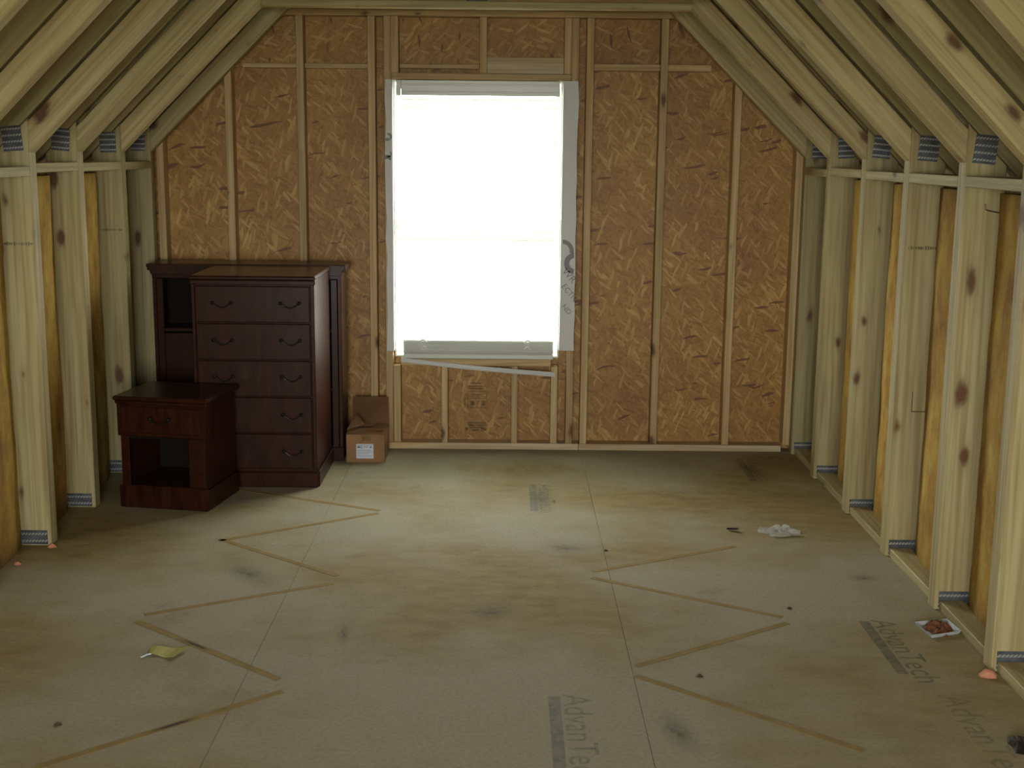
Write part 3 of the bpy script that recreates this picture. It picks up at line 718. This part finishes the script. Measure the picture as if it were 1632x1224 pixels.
# nightstand
ns = tag(empty('nightstand', (-1.555, 5.630, 0), -math.radians(10.0)), 'dark cherry nightstand with one drawer above an open compartment', 'nightstand')
w2 = 0.212; dp = 0.365; H = 0.520
iw = w2-0.012
slab('side_panel', ns, -iw, -iw+0.018, 0.006, dp, 0.0, H-0.022); slab('side_panel', ns, iw-0.018, iw, 0.006, dp, 0.0, H-0.022)
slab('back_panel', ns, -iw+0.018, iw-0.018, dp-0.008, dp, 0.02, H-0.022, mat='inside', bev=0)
tp = slab('top', ns, -w2-0.014, w2+0.014, -0.018, dp+0.006, H-0.022, H, bev=0.007, axis=0)
slab('moulding', ns, -w2-0.006, w2+0.006, -0.010, 0.0055, H-0.036, H-0.0225, parent=tp, bev=0.003, axis=0)
slab('drawer_apron', ns, -w2, w2, -0.004, 0.0055, 0.335, H-0.0365, axis=0, bev=0.003)
d = slab('drawer', ns, -w2+0.022, w2-0.022, -0.016, -0.0042, 0.352, H-0.046, axis=0, bev=0.004)
add_bail(ns, d, 0.005, -0.016, 0.425, 0.085)
slab('stile', ns, -iw+0.0005, -iw+0.040, -0.002, 0.0055, 0.1055, 0.3345); slab('stile', ns, iw-0.075, iw-0.0005, -0.002, 0.0055, 0.1055, 0.3345)
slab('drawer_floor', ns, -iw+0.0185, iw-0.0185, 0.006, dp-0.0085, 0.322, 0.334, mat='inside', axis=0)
slab('compartment_floor', ns, -iw+0.0185, iw-0.0185, 0.006, dp-0.0085, 0.090, 0.104, axis=0)
slab('plinth', ns, -w2-0.002, w2+0.002, -0.008, 0.0055, 0.0, 0.105, axis=0, bev=0.006)
slab('plinth_side', ns, iw+0.0002, w2+0.002, 0.006, dp, 0.0, 0.095, bev=0.003)

# cardboard box
cb = tag(empty('cardboard_box', (-0.738, 6.535, 0), math.radians(0.0)), 'open brown cardboard box with white shipping label beside the bookcase', 'box')
w2, dp, H, t = 0.100, 0.262, 0.150, 0.004
bm = bmesh.new()
for a in ((-w2, w2, 0, t, 0, H), (-w2, w2, dp-t, dp, 0, H), (-w2, -w2+t, t, dp-t, 0, H), (w2-t, w2, t, dp-t, 0, H), (-w2+t, w2-t, t, dp-t, 0, t)): bmbox(bm, *a)
from_bm(bm, 'carton', 'card', cb, WM[cb])
def flap(pts, name='flap', mat='card'):
    bm = bmesh.new(); vs_ = [bm.verts.new(p) for p in pts]; f = bm.faces.new(vs_)
    bmesh.ops.solidify(bm, geom=[f], thickness=0.0035)
    return from_bm(bm, name, mat, cb, WM[cb])
flap([(-w2, 0.0, H+0.001), (w2, 0.0, H+0.001), (w2, 0.105, H+0.012), (-w2, 0.105, H+0.016)])
flap([(-w2, dp, H+0.001), (w2, dp, H+0.001), (w2-0.004, dp+0.012, H+0.150), (-w2+0.004, dp+0.012, H+0.150)])
flap([(-w2, 0.02, H+0.019), (-w2, dp-0.02, H+0.004), (-w2+0.03, dp-0.03, H+0.072), (-w2+0.085, 0.12, H+0.030)])
flap([(w2, 0.12, H+0.001), (w2, dp-0.01, H+0.001), (w2-0.07, dp-0.02, H+0.010), (w2-0.07, 0.12, H+0.012)])
tp_ = flap([(-0.02, -0.0032, H-0.03), (0.03, -0.0032, H-0.03), (0.03, 0.0, H+0.0065), (-0.02, 0.0, H+0.0065)], 'packing_tape', 'packtape')
flap([(0.00, 0.03, H+0.012), (0.09, 0.02, H+0.010), (0.09, 0.085, H+0.017), (0.00, 0.09, H+0.019)], 'packing_tape', 'packtape')
lb = box('shipping_label', -0.048, 0.042, -0.0012, -0.0002, 0.022, 0.100, 'label', base=cb, bev=0)
ink_rects('label_print', [(-0.043, -0.026, 0.078, 0.088), (-0.022, -0.018, 0.076, 0.089), (-0.012, 0.014, 0.083, 0.086), (0.022, 0.032, 0.079, 0.087), (-0.044, 0.038, 0.092, 0.0945),
    (-0.042, 0.030, 0.066, 0.068), (-0.042, 0.036, 0.056, 0.058), (-0.042, 0.020, 0.047, 0.049), (-0.042, 0.036, 0.034, 0.036)], 'label_ink', lb, WM[cb] @ Matrix.Translation((0, -0.0016, 0)))

# ------------------------------------------------------------------ tape zigzag on the floor
tapes = [((-1.309, 5.985), (-0.574, 5.631), 0), ((-1.200, 5.159), (-0.576, 5.591), 0), ((-1.199, 5.177), (-0.647, 4.725), 0), ((-1.273, 4.292), (-0.655, 4.638), 0),
         ((-1.283, 4.231), (-0.702, 3.746), 0.45), ((-1.243, 3.160), (-0.675, 3.657), 0.52),
         ((0.348, 4.803), (0.968, 5.141), 0), ((0.338, 4.728), (0.990, 4.319), 0), ((0.426, 3.871), (0.998, 4.264), 0), ((0.417, 3.796), (1.000, 3.294), 0)]
TAPE_LABELS = ['tan tape strip that starts at the feet of the chest of drawers', 'second tan tape strip of the furniture zigzag, counted from the chest of drawers',
               'third tan tape strip of the furniture zigzag, counted from the chest of drawers', 'fourth tan tape strip of the furniture zigzag, counted from the chest of drawers',
               'tan tape strip with a dark smudge passing the yellow paper slip', 'last tan tape strip of the furniture zigzag, with a dark smudge, beyond the yellow paper',
               'tan tape strip nearest the plastic film, first of that zigzag', 'second tan tape strip of the zigzag that starts by the plastic film',
               'third tan tape strip of the zigzag that starts by the plastic film', 'last tan tape strip of the zigzag that starts by the plastic film']
for i, (a, b, sm) in enumerate(tapes):
    a = Vector((*a, 0)); b = Vector((*b, 0)); d = (b-a); ln = d.length; an = math.atan2(d.y, d.x)
    Mw = Matrix.Translation((a+b)/2+Vector((0, 0, 0.0008))) @ Matrix.Rotation(an, 4, 'Z')
    bm = bmesh.new(); bmbox(bm, -ln/2, ln/2, -0.0125, 0.0125, -0.0006, 0.0006)
    o = from_bm(bm, 'tape_strip', 'tape', None, Mw)
    tag(o, TAPE_LABELS[i], 'tape', 'tape zigzag by the furniture' if i < 6 else 'tape zigzag by the plastic film')
    if sm:
        disc('smudge', 'smudge', o, Mw @ Matrix.Translation((-ln/2+ln*sm, 0, 0.0009)), 0.095, 0.0122)

# ------------------------------------------------------------------ litter on the floor
def crumple(name, loc, rx, ry, h, mat, label, cat, seed, nu=12, flat=0.25, parent=None, spike=0.35, rz=0.0):
    r = random.Random(seed); bm = bmesh.new(); rings = []
    for j in range(5):
        t = j/4; ring_ = []
        for k in range(nu):
            a = 2*math.pi*k/nu; q_ = (1-t*0.85)*(1+r.uniform(-spike, spike)*(1-0.5*t))
            ring_.append(bm.verts.new((rx*q_*math.cos(a), ry*q_*math.sin(a), max(0.0005, h*(math.sin(t*math.pi/2)*(1+r.uniform(-flat, flat)))) if j else 0.0005)))
        rings.append(ring_)
    for A_, B_ in zip(rings, rings[1:]):
        for k in range(nu): bm.faces.new((A_[k], A_[(k+1) % nu], B_[(k+1) % nu], B_[k]))
    bm.faces.new(rings[-1]); bm.faces.new(rings[0][::-1])
    Mw = (WM[parent] if parent else Matrix.Identity(4)) @ Matrix.Translation(loc) @ Matrix.Rotation(rz, 4, 'Z')
    o = from_bm(bm, name, mat, parent, Mw)
    return tag(o, label, cat) if label else o
crumple('plastic_film', (1.205, 5.345, 0), 0.085, 0.085, 0.022, 'plastic', 'crumpled clear plastic film lying on the bare floor', 'plastic', 4, nu=16, flat=0.6, spike=0.4)
# paper tray with brown shavings
pw = tag(empty('paper_wrapper', (1.512, 4.200, 0)), 'white paper wrapper holding brown shavings by the floor block', 'wrapper')
fo = [(-0.062, 0.045), (-0.048, -0.07), (0.058, -0.028), (0.048, 0.075)]
bm = bmesh.new(); lo = [bm.verts.new((x, y, 0.001)) for x, y in fo]; up = [bm.verts.new((x*1.14, y*1.10, 0.014)) for x, y in fo]
fs = [bm.faces.new(lo)]+[bm.faces.new((lo[i], lo[(i+1) % 4], up[(i+1) % 4], up[i])) for i in range(4)]
bmesh.ops.recalc_face_normals(bm, faces=fs); bmesh.ops.solidify(bm, geom=fs, thickness=0.0008)
from_bm(bm, 'paper', 'paper', pw, WM[pw])
crumple('shavings', (0.0, 0.004, 0.0015), 0.052, 0.058, 0.024, 'rust', None, None, 9, nu=18, flat=0.7, parent=pw, spike=0.25)
crumple('dark_scrap', (1.455, 3.335, 0), 0.040, 0.050, 0.020, 'black', 'crumpled near-black scrap on the floor by the knee wall', 'scrap', 12, nu=11, flat=0.5, spike=0.5)
for x, y, c, s, lab in ((1.540, 3.815, 0.027, 21, 'pink insulating foam blob at the foot of the stud nearest the wrapper'), (-1.868, 5.055, 0.017, 22, 'pink insulating foam blob at the foot of a stud beside the nightstand bay'),
                   (-1.925, 4.83, 0.014, 23, 'small orange foam crumb on the floor seam below the batts')):
    ob = crumple('foam_blob', (x, y, 0), c*1.15, c*0.9, c*0.85, 'pink', lab, 'foam', s, nu=14, spike=0.12, flat=0.1)
    ob.data.polygons.foreach_set('use_smooth', [True]*len(ob.data.polygons))
# dry leaf
def leaf(name, loc, ln, wd, rz, mat, label, cat):
    bm = bmesh.new(); n_ = 6; rows = []
    for j in range(n_+1):
        t = j/n_; w = wd*math.sin(math.pi*min(0.97, max(0.03, t)))**0.8; z = 0.002+0.010*t*t
        rows.append([bm.verts.new((ln*(t-0.5), -w, z+0.006)), bm.verts.new((ln*(t-0.5), 0, z)), bm.verts.new((ln*(t-0.5), w, z+0.006))])
    for a_, b_ in zip(rows, rows[1:]):
        for i in range(2): bm.faces.new((a_[i], b_[i], b_[i+1], a_[i+1]))
    bmesh.ops.solidify(bm, geom=bm.faces[:], thickness=0.0006)
    Mw = Matrix.Translation(loc) @ Matrix.Rotation(rz, 4, 'Z')
    return tag(from_bm(bm, name, mat, None, Mw), label, cat)
leaf('dry_leaf', (0.995, 5.365, 0), 0.055, 0.016, -0.6, 'leafm', 'curled dark dry leaf beside the plastic film', 'leaf')
for x, y, s, lab in ((0.417, 5.067, 0.011, 'tiny dark chip on the floor beyond the tape zigzag tip'), (1.036, 4.408, 0.012, 'tiny dark chip by the outer point of the tape zigzag'), (0.619, 3.795, 0.012, 'tiny dark chip inside the V of two tape strips'), (-1.275, 3.415, 0.013, 'tiny brown chip beside the smudged tape strip')):
    crumple('debris_chip', (x, y, 0), s, s*0.7, s*0.5, 'leafm', lab, 'chip', int(x*1000) % 97, nu=7)
# small yellow paper
yc = tag(empty('yellow_paper', (-1.098, 3.957, 0)), 'small folded yellow paper slip with clip painted glint-white by the smudged tape', 'paper')
def lerp2(u, v):
    A_, B_, C_, D_ = (-0.070, 0.044), (0.064, 0.018), (-0.062, -0.022), (0.030, -0.062)
    return tuple((1-v)*((1-u)*A_[i]+u*B_[i])+v*((1-u)*C_[i]+u*D_[i]) for i in (0, 1))
sheet('slip', [[(*lerp2(u/6, v/3), 0.0035+0.007*(u/6)**2*(1-v/6)+0.003*math.sin(u*1.3)) for u in range(7)] for v in range(4)], 0.0008, 'yellow', yc, WM[yc])
bm = bmesh.new(); tube(bm, [(-0.078, -0.052, 0.003), (-0.062, -0.036, 0.006), (-0.052, -0.026, 0.004)], 0.0026, 6)
from_bm(bm, 'metal_clip', 'label', yc, WM[yc])  # metal glint painted on as a flat pale colour
